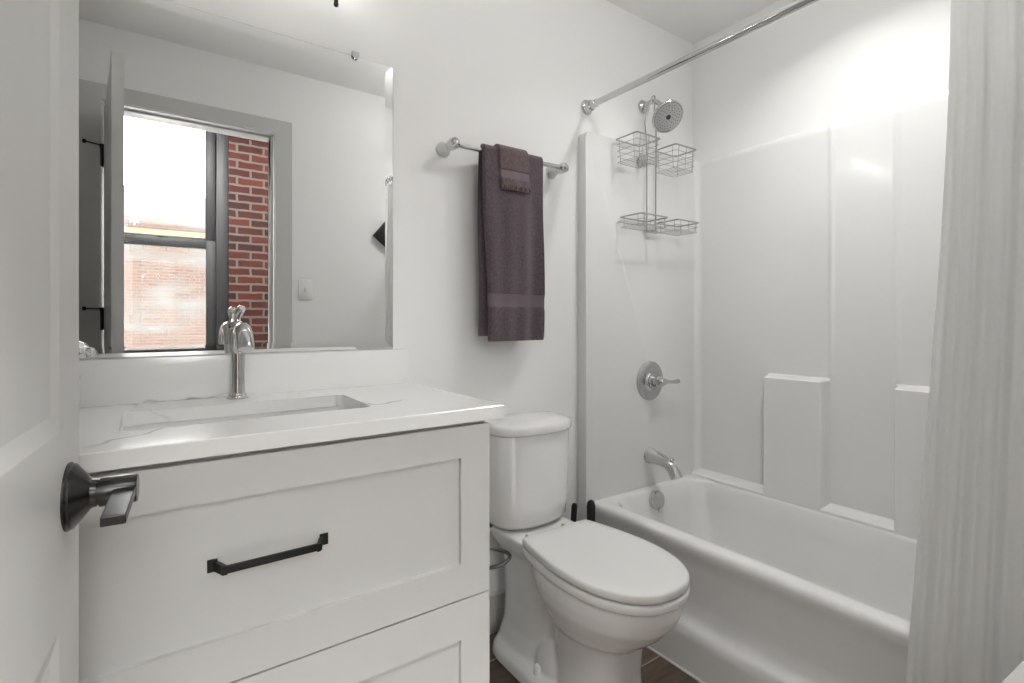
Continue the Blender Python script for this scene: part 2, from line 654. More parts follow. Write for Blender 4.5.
# building across the street
bl = root('brick_building', (0, -15.0, -4))
tag(bl, 'sunlit weathered brick building across the street, seen through the reflected window', 'building')
bm = new()
bm_box(bm, -9, 9, -18, -14, -4, 4.55)
finish('brick_wall', bm, M_brick2, bl)
bm = new()
bm_box(bm, -9.1, 9.1, -18.1, -13.9, 4.55, 4.68, bevel=0.02)
finish('coping', bm, M_stone, bl)
bm = new()
bm_box(bm, -9, 9, -14.0, -13.93, 3.40, 3.58, bevel=0.02)
finish('stone_course', bm, M_stone, bl)

# ---------------------------------------------------------------- entry door (swung into the room)
DP = Vector((-0.171, YC + 0.014, 0))
DM = Matrix.Translation(DP) @ Matrix.Rotation(math.radians(85.25), 4, 'Z')
DW, DT, DH = 0.726, 0.035, 2.058
# local: x along width from pivot, y from -0.042 (hall face) to -0.007 (bathroom face)
fy, by = -0.042, -0.007


def shaker_door(bm, x0, x1, z0, z1, y0, y1, stile, rails, rec, slope, M):
    """slab with sunken flat panels on both faces. rails: list of (z0,z1) panels"""
    ys = (y0, y1)
    panels = rails
    px0, px1 = x0 + stile, x1 - stile
    # core pieces: stiles and rails
    bm_box(bm, x0, px0, y0, y1, z0, z1, M=M)
    bm_box(bm, px1, x1, y0, y1, z0, z1, M=M)
    zz = z0
    for a, b in panels:
        bm_box(bm, px0, px1, y0, y1, zz, a, M=M)
        zz = b
    bm_box(bm, px0, px1, y0, y1, zz, z1, M=M)
    for a, b in panels:
        for s, yf in ((1, y0), (-1, y1)):
            yi = yf + s * rec
            o = [(px0, yf, a), (px1, yf, a), (px1, yf, b), (px0, yf, b)]
            i = [(px0 + slope, yi, a + slope), (px1 - slope, yi, a + slope), (px1 - slope, yi, b - slope), (px0 + slope, yi, b - slope)]
            O = [bm.verts.new(M @ Vector(p)) for p in o]
            I = [bm.verts.new(M @ Vector(p)) for p in i]
            for k in range(4):
                j = (k + 1) % 4
                bm.faces.new((O[k], O[j], I[j], I[k]))
            bm.faces.new(I)


dr = root('door_1', DP)
tag(dr, 'pale grey panelled door standing open at the left edge', 'door', kind='structure')
bm = new()
shaker_door(bm, 0.004, DW, 0.008, DH, fy, by, 0.095, [(0.22, 0.79), (1.0, 1.945)], 0.0035, 0.020, DM)
finish('door_slab', bm, M_door, dr, smooth=False, fix=False)
hx, hz = DW - 0.055, 0.920
for s, yf in ((-1, fy), (1, by)):
    bm = new()
    bm_lathe(bm, DM @ Vector((hx, yf, hz)), DM.to_3x3() @ Vector((0, s, 0)),
             [(0, 0.0380), (0.002, 0.0380), (0.004, 0.0362), (0.006, 0.0362), (0.021, 0.0165), (0.026, 0.0155), (0.026, 0.014), (0.0285, 0.014),
              (0.0285, 0.0165), (0.062, 0.0165), (0.064, 0.0155), (0.064, 0.0)], 40)
    R = finish('handle_rose', bm, M_bronze, dr)
    bm = new()
    ya, yb = (yf + s * 0.042, yf + s * 0.0635)
    bm_box(bm, hx - 0.098, hx + 0.010, min(ya, yb), max(ya, yb), hz - 0.003, hz + 0.0075, bevel=0.0012)
    for v in bm.verts:
        # gentle taper and dip towards the tip
        t = max(0, (hx - v.co.x) / 0.098)
        v.co.z += -0.007 * t
    for v in bm.verts:
        v.co = DM @ v.co
    finish('handle_lever', bm, M_bronze, R, smooth=False)
# hinges with pin stops
for hz0 in (0.19, 1.073, 1.816):
    bm = new()
    bm_tube(bm, [(DP.x, DP.y, hz0), (DP.x, DP.y, hz0 + 0.09)], 0.0065, 12)
    bm_box(bm, DP.x - 0.004, DP.x + 0.002, DP.y - 0.04, DP.y, hz0, hz0 + 0.09)
    bm_box(bm, 0.0, 0.004, -0.036, 0.0, hz0, hz0 + 0.09, M=DM)
    hg = finish('hinge', bm, M_black, dr)
    if hz0 > 0.5:
        bm = new()
        zt = hz0 + 0.096
        bm_tube(bm, [(DP.x, DP.y, zt - 0.01), (DP.x, DP.y, zt + 0.006)], 0.009, 12)
        bm_tube(bm, [(DP.x, DP.y, zt), (DP.x - 0.055, DP.y + 0.03, zt)], 0.0035, 8)
        bm_lathe(bm, (DP.x - 0.055, DP.y + 0.03, zt), (-0.055, 0.03, 0), [(0, 0.004), (0.002, 0.009), (0.01, 0.009), (0.012, 0.006)], 14)
        finish('pin_stop', bm, M_black, hg)

# ---------------------------------------------------------------- vanity
VX0, VX1 = -0.285, 0.655
VF = 1.018      # drawer faces
va = root('vanity_cabinet', (0.185, 1.28, 0))
tag(va, 'light grey vanity cabinet with two wide shaker drawers', 'cabinet')
bm = new()
bm_box(bm, VX0 + 0.001, VX0 + 0.019, VF + 0.020, YA - 0.002, 0.09, 0.887)
bm_box(bm, VX1 - 0.019, VX1 - 0.001, VF + 0.020, YA - 0.002, 0.09, 0.887)
bm_box(bm, VX0 + 0.019, VX1 - 0.019, YA - 0.02, YA - 0.002, 0.09, 0.887)
bm_box(bm, VX0 + 0.019, VX1 - 0.019, VF + 0.020, YA - 0.02, 0.09, 0.108)
bm_box(bm, VX0 + 0.019, VX1 - 0.019, VF + 0.020, VF + 0.04, 0.845, 0.887)
bm_box(bm, VX0 + 0.019, VX1 - 0.019, VF + 0.020, VF + 0.04, 0.465, 0.505)
bm_box(bm, VX0 + 0.001, VX1 - 0.001, VF + 0.085, YA - 0.002, 0.0, 0.09)
finish('body', bm, M_cab, va, smooth=False)


def drawer_front(z0, z1, pz0, pz1):
    x0, x1, sx = VX0, VX1, 0.076
    bm = new()
    px0, px1 = x0 + sx, x1 - sx
    y0, y1 = VF, VF + 0.019
    b = 0.0015
    bm_box(bm, x0, px0, y0, y1, z0, z1)
    bm_box(bm, px1, x1, y0, y1, z0, z1)
    bm_box(bm, px0, px1, y0, y1, z0, pz0)
    bm_box(bm, px0, px1, y0, y1, pz1, z1)
    bm_box(bm, px0 - 0.002, px1 + 0.002, y0 + 0.0115, y1, pz0 - 0.002, pz1 + 0.002)
    d = finish('drawer', bm, M_cab, va, smooth=False, fix=False)
    zc = (pz0 + pz1) / 2 + 0.008
    bm = new()
    xa, xb = 0.185 - 0.102, 0.185 + 0.102
    ys = VF + 0.0115
    for s, x in ((1, xa), (-1, xb)):
        bm_box(bm, min(x, x + s * 0.016), max(x, x + s * 0.016), ys - 0.004, ys, zc - 0.011, zc + 0.011, bevel=0.001)
        # tapered post from plate to bar
        q = [(x + s * 0.010, ys - 0.004), (x + s * 0.021, ys - 0.030), (x + s * 0.028, ys - 0.030), (x + s * 0.018, ys - 0.004)]
        bm_prism(bm, [(a, bb) for a, bb in q], zc - 0.010, zc + 0.006, axis='z')
    bm_box(bm, xa + 0.019, xb - 0.019, ys - 0.0325, ys - 0.026, zc - 0.0075, zc + 0.0055, bevel=0.001)
    finish('handle', bm, M_black, d)
    return d


drawer_front(0.4865, 0.877, 0.565, 0.806)
drawer_front(0.095, 0.4825, 0.174, 0.394)

# countertop with sink cut-out
CZ, CT = 0.918, 0.030
CX0, CX1, CY0, CY1 = -0.319, 0.689, 1.005, YA - 0.002
SX0, SX1, SY0, SY1 = -0.044, 0.427, 1.160, 1.396
bm = new()
k = 6
inner = rrect(SX0, SX1, SY0, SY1, 0.022, 0, k)
n = len(inner)
outer = []
# project matching outer points
for (x, y, z) in inner:
    cx, cy = (SX0 + SX1) / 2, (SY0 + SY1) / 2
    outer.append((x, y))
# outer ring: walk so that corners line up with rounded corner middles
def outer_pts():
    pts = []
    corners = [(CX1, CY1), (CX0, CY1), (CX0, CY0), (CX1, CY0)]
    for ci, (X, Y) in enumerate(corners):
        for i in range(k + 1):
            ix, iy, _ = inner[ci * (k + 1) + i]
            t = i / k
            if ci in (0, 2):
                px, py = (X, iy) if t < 0.5 else (ix, Y)
            else:
                px, py = (ix, Y) if t < 0.5 else (X, iy)
            if abs(t - 0.5) < 1e-6:
                px, py = X, Y
            pts.append((px, py))
    return pts
op = outer_pts()
e = 0.002
ocx, ocy = (CX0 + CX1) / 2, (CY0 + CY1) / 2
def shrink(p, d):
    return (p[0] - math.copysign(min(d, abs(p[0] - ocx)), p[0] - ocx) if abs(p[0] - CX0) < 1e-6 or abs(p[0] - CX1) < 1e-6 else p[0],
            p[1] - math.copysign(min(d, abs(p[1] - ocy)), p[1] - ocy) if abs(p[1] - CY0) < 1e-6 or abs(p[1] - CY1) < 1e-6 else p[1])
rings = [[(x, y, CZ - CT) for x, y, _ in inner],
         [(p[0], p[1], CZ - CT) for p in op],
         [(p[0], p[1], CZ - e) for p in op],
         [(*shrink(p, e), CZ) for p in op],
         [(x, y, CZ) for x, y, _ in inner],
         [(x, y, CZ - CT) for x, y, _ in inner]]
bm_rings(bm, rings, cap0=False, cap1=False)
ct = finish('countertop', bm, M_quartz, angle=30)
tag(ct, 'white quartz countertop with thin grey veins on the vanity', 'countertop')
bm = new()
bm_box(bm, CX0, 0.674, YA - 0.021, YA - 0.002, CZ, 1.0265, bevel=0.001)
tag(finish('backsplash', bm, M_quartz), 'low white quartz backsplash strip under the mirror', 'backsplash')

# undermount sink
bm = new()
zb = CZ - CT
g = 0.012
rings = [rrect(SX0 - 0.03, SX1 + 0.03, SY0 - 0.03, SY1 + 0.03, 0.04, zb - 0.001, 6),
         rrect(SX0 - 0.006, SX1 + 0.006, SY0 - 0.006, SY1 + 0.006, 0.028, zb - 0.001, 6),
         rrect(SX0 - 0.005, SX1 + 0.005, SY0 - 0.005, SY1 + 0.005, 0.028, zb - 0.006, 6),
         rrect(SX0 + 0.004, SX1 - 0.004, SY0 + 0.004, SY1 - 0.004, 0.03, zb - 0.075, 6),
         rrect(SX0 + 0.018, SX1 - 0.018, SY0 + 0.018, SY1 - 0.018, 0.035, zb - 0.105, 6),
         rrect(SX0 + 0.06, SX1 - 0.06, SY0 + 0.05, SY1 - 0.05, 0.04, zb - 0.118, 6),
         rrect(0.17, 0.21, 1.26, 1.30, 0.0199, zb - 0.124, 6)]
bm_rings(bm, rings, cap0=False, cap1=True)
sk = finish('sink_basin', bm, M_basin, angle=60)
md = sk.modifiers.new('thick', 'SOLIDIFY'); md.thickness = 0.006; md.offset = -1
tag(sk, 'white rectangular sink basin set under the countertop', 'sink')
bm = new()
bm_lathe(bm, (0.19, 1.28, zb - 0.124), (0, 0, 1), [(0, 0.022), (0.003, 0.022), (0.005, 0.018), (0.004, 0.010), (0.007, 0.002)], 24)
finish('drain', bm, M_chrome, sk)

# faucet
FX, FY = 0.188, 1.487
fa = root('faucet', (FX, FY, CZ))
tag(fa, 'chrome single-handle bathroom faucet on the countertop', 'faucet')
bm = new()
bm_lathe(bm, (FX, FY, CZ), (0, 0, 1), [(0, 0.0255), (0.004, 0.0255), (0.007, 0.0215), (0.011, 0.021), (0.014, 0.0178), (0.018, 0.0172),
                                       (0.07, 0.0165), (0.105, 0.0172), (0.128, 0.019), (0.150, 0.0205), (0.165, 0.0195), (0.176, 0.0150), (0.180, 0.012)], 32)
finish('body', bm, M_chrome, fa)
bm = new()
path = catmull([(FX, FY - 0.002, CZ + 0.108), (FX, FY - 0.018, CZ + 0.142), (FX, FY - 0.045, CZ + 0.170), (FX, FY - 0.080, CZ + 0.178),
                (FX, FY - 0.112, CZ + 0.166), (FX, FY - 0.132, CZ + 0.142), (FX, FY - 0.138, CZ + 0.131)], 6)
m_ = len(path)
bm_tube(bm, path, 0.014, 18, radii=[0.012 + 0.0065 * min(1, i / (m_ * 0.55)) for i in range(m_)])
finish('spout', bm, M_chrome, fa)
bm = new()
bm_lathe(bm, (FX, FY, CZ + 0.180), (0, 0, 1), [(0, 0.010), (0.003, 0.0135), (0.009, 0.0145), (0.015, 0.012), (0.019, 0.0075), (0.024, 0.0065)], 24)
bm_tube(bm, catmull([(FX, FY, CZ + 0.200), (FX + 0.001, FY - 0.006, CZ + 0.212), (FX + 0.003, FY - 0.019, CZ + 0.225), (FX + 0.006, FY - 0.036, CZ + 0.231)], 5), 0.008, 12,
        radii=[0.0062, 0.0062, 0.0065, 0.007, 0.0078, 0.0085, 0.0092, 0.0098, 0.0102, 0.0105, 0.0106, 0.0105, 0.0102, 0.0096, 0.0085, 0.0062])
finish('handle', bm, M_chrome, fa)

# silver jar on the counter, hidden behind the door but caught by the mirror
jr = root('silver_jar', (-0.155, 1.35, CZ))
tag(jr, 'shiny silver dimpled jar on the counter, seen at the mirror left corner', 'jar')
bm = new()
prof = [(0, 0.034), (0.003, 0.037), (0.03, 0.043), (0.06, 0.046), (0.09, 0.044), (0.115, 0.036), (0.122, 0.031)]
bm_lathe(bm, (-0.155, 1.35, CZ), (0, 0, 1), catmull([(a, b, 0) for a, b in prof], 6) and [(p.x, p.y) for p in catmull([(a, b, 0) for a, b in prof], 6)], 40)
for v in bm.verts:
    a = math.atan2(v.co.y - 1.35, v.co.x + 0.155)
    f = 1 + 0.025 * math.cos(10 * a + (v.co.z * 260)) * math.sin((v.co.z - CZ) * 190)
    v.co.x = -0.155 + (v.co.x + 0.155) * f
    v.co.y = 1.35 + (v.co.y - 1.35) * f
finish('body', bm, M_silver, jr)
bm = new()
bm_lathe(bm, (-0.155, 1.35, CZ + 0.122), (0, 0, 1), [(0, 0.032), (0.006, 0.032), (0.014, 0.027), (0.022, 0.014), (0.026, 0.006), (0.030, 0.008), (0.036, 0.009), (0.042, 0.005), (0.043, 0)], 32)
finish('lid', bm, M_silver, jr)

# ---------------------------------------------------------------- mirror
MX0, MX1, MZ0, MZ1 = -0.262, 0.632, 1.0285, 1.916
mi = root('mirror', ((MX0 + MX1) / 2, YA, MZ0))
tag(mi, 'large frameless wall mirror above the vanity', 'mirror')
bm = new()
bw, yb, yf = 0.026, YA - 0.0038, YA - 0.0060
def ringr(i, y):
    return [(MX0 + i, y, MZ0 + i), (MX1 - i, y, MZ0 + i), (MX1 - i, y, MZ1 - i), (MX0 + i, y, MZ1 - i)]
bm_rings(bm, [ringr(0, yb), ringr(bw, yf)], cap0=False, cap1=True)
finish('bevelled_glass', bm, M_mirror, mi, smooth=False)
bm = new()
bm_rings(bm, [ringr(0, YA - 0.0005), ringr(-0.0004, yb + 0.0002)], cap0=True, cap1=True)
finish('backing', bm, M_medge, mi, smooth=False)

for x in (0.512, -0.142):
    bm = new()
    half_disc = [(x + 0.0105 * math.cos(PI + PI * q / 14), MZ1 + 0.002 + 0.0115 * math.sin(PI + PI * q / 14)) for q in range(15)]
    bm_prism(bm, half_disc + [(x + 0.0105, MZ1 + 0.012), (x - 0.0105, MZ1 + 0.012)], yb - 0.007, yb - 0.0022)
    bm_box(bm, x - 0.0105, x + 0.0105, yb - 0.003, YA - 0.0003, MZ1 + 0.0015, MZ1 + 0.012)
    finish('clip', bm, M_chrome, mi)

# ---------------------------------------------------------------- vanity light bar above the mirror
vl = root('vanity_light', (0.185, YA, 2.06))
tag(vl, 'three-lamp vanity light above the mirror, its dark finial tip showing', 'light')
bm = new()
bm_box(bm, -0.10, 0.48, YA - 0.018, YA - 0.001, 2.20, 2.27, bevel=0.004)
finish('backplate', bm, M_satin, vl)
for vx in VLX:
    bm = new()
    bm_tube(bm, catmull([(vx, YA - 0.016, 2.235), (vx, YA - 0.034, 2.22), (vx, YA - 0.036, 2.15), (vx, YA - 0.05, 2.10), (vx, VLY, 2.092)], 6), 0.005, 10)
    bm_lathe(bm, (vx, VLY, 2.075), (0, 0, 1), [(0, 0.008), (0.003, 0.020), (0.02, 0.024), (0.028, 0.024), (0.03, 0.01)], 24)
    arm = finish('arm', bm, M_satin, vl)
    bm = new()
    bm_lathe(bm, (vx, VLY, 2.075), (0, 0, -1), [(0, 0.008), (0.012, 0.0065), (0.03, 0.006), (0.058, 0.0058), (0.064, 0.0068), (0.069, 0.006), (0.071, 0)], 16)
    finish('finial', bm, M_blackm, arm)
    bm = new()
    bm_rings(bm, [[(vx + r * math.cos(2 * PI * i / 32), VLY + r * math.sin(2 * PI * i / 32), z) for i in range(32)]
                  for z, r in ((2.107, 0.024), (2.118, 0.036), (2.14, 0.044), (2.19, 0.049), (2.25, 0.055), (2.26, 0.0575))], cap0=False, cap1=False)
    finish('lamp_shade', bm, M_shade, arm)

# ---------------------------------------------------------------- towel bar and towels
TBY, TBZ = 1.478, 1.692
tb = root('towel_bar', (1.046, YA, TBZ))
tag(tb, 'chrome towel bar on the wall between mirror and tub', 'towel bar')
for x in (0.812, 1.281):
    bm = new()
    bm_lathe(bm, (x, YA - 0.0005, TBZ), (0, -1, 0), [(0, 0.026), (0.004, 0.026), (0.008, 0.0235), (0.025, 0.017), (0.045, 0.0125), (0.052, 0.0125)], 28)
    bm_lathe(bm, (x, TBY + 0.024, TBZ), (0, -1, 0), [(0, 0.014), (0.003, 0.017), (0.010, 0.019), (0.030, 0.019), (0.038, 0.017), (0.042, 0.011), (0.046, 0.0095), (0.049, 0.006), (0.050, 0)], 28)
    finish('post', bm, M_chrome, tb)
bm = new()
bm_tube(bm, [(0.815, TBY, TBZ), (1.278, TBY, TBZ)], 0.0085, 20)
finish('bar', bm, M_chrome, tb)


def draped(name, x0, x1, zf, zb, bands, off, thick, m, mb, lab, cat, wave=0.004, seed=1, flare=0.0, backshift=0.0, taper=0.0, shift=0.0):
    """cloth hanging over the bar: front length to zf, back length to zb; bands: (z0,z1) woven borders on the front"""
    rnd = random.Random(seed)
    ph = [rnd.uniform(0, 6.28) for _ in range(6)]
    rad = 0.0085 + off
    nx = 36
    prof = []   # (y, z, s) along the drape from back hem over the bar to front hem
    nb = 44
    for i in range(nb):
        t = i / nb
        prof.append((1, zb + (TBZ - zb) * t))
    for i in range(13):
        prof.append((2, PI * i / 12))
    for i in range(1, nb + 1):
        prof.append((3, TBZ + (zf - TBZ) * i / nb))

    def P(side, q, u, o):
        r = rad + o
        if side == 2:
            y = TBY + r * math.cos(q)
            z = TBZ + r * math.sin(q)
            x = x0 + (x1 - x0) * u
            return x, y, z
        drop = TBZ - q
        fall = min(1, drop / 0.25)
        w = wave * fall * (math.sin(u * 7 + ph[0] + drop * 2) + 0.6 * math.sin(u * 13 + ph[1]) + 0.4 * math.sin(u * 21 + ph[2] + drop * 3))
        if side == 1:
            y = TBY + r + w * 0.4 - 0.004 * fall
        else:
            y = TBY - r + w - 0.003 * fall + flare * fall * fall
        ed = 0.004 * fall * math.sin(drop * 9 + ph[3])
        lean = min(1, drop / 0.6)
        xa = x0 + (taper * lean if side == 3 else 0)
        sh_ = shift * min(1, drop / 0.15) if side == 3 else backshift * fall
        x = xa + (x1 - xa) * u + ed + sh_
        return x, y, q
    bm = new()
    def sheet(o):
        rows = []
        for side, q in prof:
            row = []
            for i in range(nx + 1):
                u = i / nx
                oo = o
                # rounded vertical edges
                de = min(u, 1 - u) * (x1 - x0)
                if o > 0 and de < 0.006:
                    oo = o * math.sqrt(max(0, 1 - ((0.006 - de) / 0.006) ** 2)) * 1.0 + 0.0
                if side == 3 and o > 0:
                    for (b0, b1) in bands:
                        if b0 <= q <= b1:
                            oo *= 0.62
                    if q - zf < 0.012:
                        oo *= 0.85 + 0.25 * math.sin(u * 95)
                row.append(bm.verts.new(P(side, q, u, oo)))
            rows.append(row)
        return rows
    A = sheet(0.0)
    B = sheet(thick)
    faces = []
    for i in range(len(prof) - 1):
        for j in range(nx):
            bm.faces.new((A[i][j], A[i + 1][j], A[i + 1][j + 1], A[i][j + 1]))
            f = bm.faces.new((B[i][j], B[i][j + 1], B[i + 1][j + 1], B[i + 1][j]))
            q = prof[i + 1][1]
            if prof[i][0] == 3 and any(b0 <= q <= b1 for b0, b1 in bands):
                f.material_index = 1
            if prof[i][0] == 1 and any(b0 + 0.01 <= q <= b1 + 0.01 for b0, b1 in bands):
                f.material_index = 1
    for i in range(len(prof) - 1):
        for j in (0, nx):
            bm.faces.new((A[i][j], A[i + 1][j], B[i + 1][j], B[i][j]))
    for i in (0, len(prof) - 1):
        for j in range(nx):
            bm.faces.new((A[i][j], A[i][j + 1], B[i][j + 1], B[i][j]))
    o = finish(name, bm, m, angle=50)
    o.data.materials.append(mb)
    tag(o, lab, cat)
    return o


draped('bath_towel', 0.914, 1.175, 1.046, 1.064, [(1.158, 1.196)], 0.0008, 0.0125, M_terry, M_border,
       'folded plum-grey bath towel hanging over the towel bar', 'towel', wave=0.0050, seed=3, backshift=-0.006, taper=0.022)
draped('washcloth', 0.972, 1.098, 1.566, 1.60, [(1.604, 1.632)], 0.0145, 0.009, M_terry2, M_border,
       'small plum-brown washcloth draped over the bath towel', 'towel', wave=0.003, seed=8, flare=-0.014, shift=0.012)

# ---------------------------------------------------------------- toilet
TX = 1.072


def TL(x, d, z):
    return (TX + x, YA - d, z)


def egg(z, db, df, hw, dc=None, e=2.2, n=40, fe=2.0):
    """closed outline between distance db (rear) and df (front) from the wall"""
    dc = dc if dc is not None else (db + df) / 2
    out = []
    for i in range(n):
        a = 2 * PI * i / n
        c, s = math.cos(a), math.sin(a)
        x = hw * math.copysign(abs(c) ** (2 / e), c)
        ee = fe if s > 0 else e
        y = (df - dc) * abs(s) ** (2 / ee) if s > 0 else -(dc - db) * abs(s) ** (2 / ee)
        out.append(TL(x, dc + y, z))
    return out


to = root('toilet', (TX, 1.2, 0))
tag(to, 'white two-piece toilet with closed lid between vanity and tub', 'toilet')
bm = new()
# bowl
bm_rings(bm, [egg(0.19, 0.34, 0.58, 0.088, 0.46), egg(0.225, 0.32, 0.605, 0.106, 0.47), egg(0.25, 0.30, 0.638, 0.127, 0.475), egg(0.285, 0.28, 0.680, 0.146, 0.48),
              egg(0.325, 0.26, 0.713, 0.162, 0.485), egg(0.36, 0.25, 0.729, 0.168, 0.49), egg(0.3935, 0.245, 0.734, 0.169, 0.49)])
# deck under the tank and seat hinge
bm_rings(bm, [egg(0.30, 0.10, 0.34, 0.085, e=4, fe=3), egg(0.35, 0.06, 0.36, 0.105, e=4, fe=3), egg(0.385, 0.035, 0.38, 0.122, e=5, fe=3), egg(0.425, 0.035, 0.33, 0.132, e=5, fe=4)])
# front pedestal column
bm_rings(bm, [egg(0.0, 0.33, 0.60, 0.110, e=3, fe=2.6), egg(0.05, 0.34, 0.592, 0.103, e=3, fe=2.6), egg(0.13, 0.345, 0.588, 0.099, e=3, fe=2.6), egg(0.24, 0.345, 0.60, 0.101, e=3, fe=2.4)])
# web between column and rear trunk
bm_rings(bm, [egg(0.0, 0.10, 0.50, 0.070, e=4, fe=4), egg(0.33, 0.08, 0.50, 0.066, e=4, fe=4)])
# rear trunk, flaring to the foot
bm_rings(bm, [egg(0.0, 0.065, 0.32, 0.128, e=4, fe=3), egg(0.06, 0.07, 0.32, 0.113, e=4, fe=3), egg(0.12, 0.085, 0.325, 0.099, e=4, fe=2.6),
              egg(0.20, 0.09, 0.34, 0.096, e=4, fe=2.6), egg(0.29, 0.09, 0.36, 0.100, e=4, fe=2.6), egg(0.37, 0.08, 0.36, 0.109, e=4, fe=3)])
# foot
bm_rings(bm, [egg(0.0, 0.06, 0.60, 0.140, 0.2, e=4, fe=3.2), egg(0.035, 0.065, 0.595, 0.136, 0.2, e=4, fe=3.2), egg(0.055, 0.075, 0.585, 0.122, 0.2, e=4, fe=3.2)])
# trapway mound on both sides
for s in (-1, 1):
    bm_sphere(bm, TL(s * 0.064, 0.345, 0.070), 0.055, 0.85, 1.35, 1.35)
tmp = finish('bowl_raw', bm, M_porc)
rm = tmp.modifiers.new('r', 'REMESH'); rm.mode = 'VOXEL'; rm.voxel_size = 0.0055; rm.use_smooth_shade = True
sm = tmp.modifiers.new('s', 'SMOOTH'); sm.factor = 0.5; sm.iterations = 12
bpy.context.view_layer.update()
dg = bpy.context.evaluated_depsgraph_get()
me = bpy.data.meshes.new_from_object(tmp.evaluated_get(dg))
o0 = ORG[tmp.name]
bpy.data.objects.remove(tmp, do_unlink=True)
me.name = 'bowl'
for v in me.vertices:
    v.co = v.co + o0 - ORG['toilet']
for p in me.polygons:
    p.use_smooth = True
bo = bpy.data.objects.new('bowl', me)
COL.objects.link(bo)
bo.parent = to
ORG['bowl'] = ORG['toilet']


def bow(z, hw, db, df, r, bulge, n=10):
    """tank section: straight back, bowed front, rounded corners"""
    pts = []
    base = rrect(-hw, hw, db, df, r, z, n)
    for x, d, z_ in base:
        t = (d - db) / (df - db)
        pts.append(TL(x, d + bulge * (1 - (x / hw) ** 2) * t, z_))
    # add intermediate front points for smooth bow
    return pts


def bow2(z, hw, db, df, bulge, n=48, e=5):
    out = []
    for i in range(n):
        a = 2 * PI * i / n
        c, s = math.cos(a), math.sin(a)
        x = hw * math.copysign(abs(c) ** (2 / e), c)
        dc = (db + df) / 2
        y = (df - dc) * math.copysign(abs(s) ** (2 / e), s)
        if s > 0:
            y += bulge * (1 - (x / hw) ** 2) * min(1, s * 2)
        out.append(TL(x, dc + y, z))
    return out


bm = new()
bm_rings(bm, [bow2(0.428, 0.118, 0.05, 0.165, 0.02, e=3.4), bow2(0.434, 0.134, 0.038, 0.182, 0.024, e=3.4), bow2(0.450, 0.145, 0.028, 0.193, 0.027, e=3.6), bow2(0.50, 0.151, 0.026, 0.197, 0.028, e=3.8),
              bow2(0.62, 0.155, 0.024, 0.199, 0.028, e=3.8), bow2(0.741, 0.157, 0.022, 0.200, 0.028, e=3.8)])
finish('tank', bm, M_porc, to, angle=60)
bm = new()
bm_rings(bm, [bow2(0.7430, 0.155, 0.024, 0.198, 0.028, e=3.8), bow2(0.7440, 0.161, 0.018, 0.207, 0.030, e=3.8), bow2(0.748, 0.163, 0.016, 0.209, 0.030, e=3.8), bow2(0.766, 0.163, 0.016, 0.209, 0.030, e=3.8), bow2(0.774, 0.160, 0.020, 0.206, 0.030, e=3.8),
              bow2(0.7795, 0.150, 0.032, 0.196, 0.028, e=3.6), bow2(0.783, 0.115, 0.06, 0.165, 0.02, e=3), bow2(0.784, 0.04, 0.09, 0.125, 0.01, e=2.5)])
finish('tank_lid', bm, M_porc, to, angle=60)

half = [(0.0, 0.272), (0.07, 0.271), (0.122, 0.273), (0.136, 0.286), (0.150, 0.345), (0.163, 0.42), (0.170, 0.495), (0.166, 0.565), (0.147, 0.637), (0.110, 0.697), (0.059, 0.732), (0.0, 0.742)]
hp = catmull([(a, b, 0) for a, b in half], 5)
outl = [(p.x, p.y) for p in hp] + [(-p.x, p.y) for p in reversed(hp[1:-1])]
occ = (0.0, 0.52)


def off_ring(ins, z, sc=1.0):
    out = []
    for x, y in outl:
        vx, vy = x - occ[0], y - occ[1]
        L = math.hypot(vx, vy)
        f = max(0.0, (L - ins) / L) * sc
        out.append(TL(occ[0] + vx * f, occ[1] + vy * f, z))
    return out


bm = new()
bm_rings(bm, [off_ring(0.05, 0.4250), off_ring(0.007, 0.4250), off_ring(0.0025, 0.4262), off_ring(0.0, 0.4295), off_ring(0.0, 0.4430), off_ring(0.0025, 0.4470), off_ring(0.008, 0.4488),
              off_ring(0, 0.4500, 0.8), off_ring(0, 0.4508, 0.5), off_ring(0, 0.4510, 0.2)])
finish('lid', bm, M_seat, to, angle=60)
bm = new()
bm_rings(bm, [off_ring(0.055, 0.3965), off_ring(0.008, 0.3965), off_ring(0.0015, 0.398), off_ring(-0.001, 0.4015), off_ring(-0.0015, 0.4155), off_ring(0.0015, 0.4200), off_ring(0.008, 0.4215), off_ring(0.055, 0.4215)], cap0=True, cap1=True)
finish('seat', bm, M_seat, to, angle=60)
for s in (-1, 1):
    bm = new()
    bm_box(bm, TX + s * 0.075 - 0.02, TX + s * 0.075 + 0.02, YA - 0.272, YA - 0.238, 0.424, 0.441, bevel=0.005)
    finish('seat_hinge', bm, M_seat, to)
    bm = new()
    bm_lathe(bm, TL(s * 0.108, 0.325, 0.050), (0, 0, 1), [(0, 0.016), (0.006, 0.016), (0.018, 0.0145), (0.026, 0.010), (0.028, 0.0)], 20)
    finish('bolt_cap', bm, M_white, to)
bm = new()
bm_tube(bm, catmull([(0.80, 1.475, 0.245), (0.815, 1.455, 0.29), (0.855, 1.40, 0.322), (0.915, 1.362, 0.336), (0.946, 1.355, 0.352), (0.945, 1.356, 0.368), (0.918, 1.362, 0.384),
                    (0.875, 1.38, 0.400), (0.855, 1.41, 0.412), (0.875, 1.44, 0.422), (0.92, 1.455, 0.426), (0.958, 1.46, 0.425), (0.972, 1.46, 0.434)], 8), 0.0062, 10)
hose = finish('supply_hose', bm, M_hose, to)
hose['label'] = 'dark braided supply hose'
bm = new()
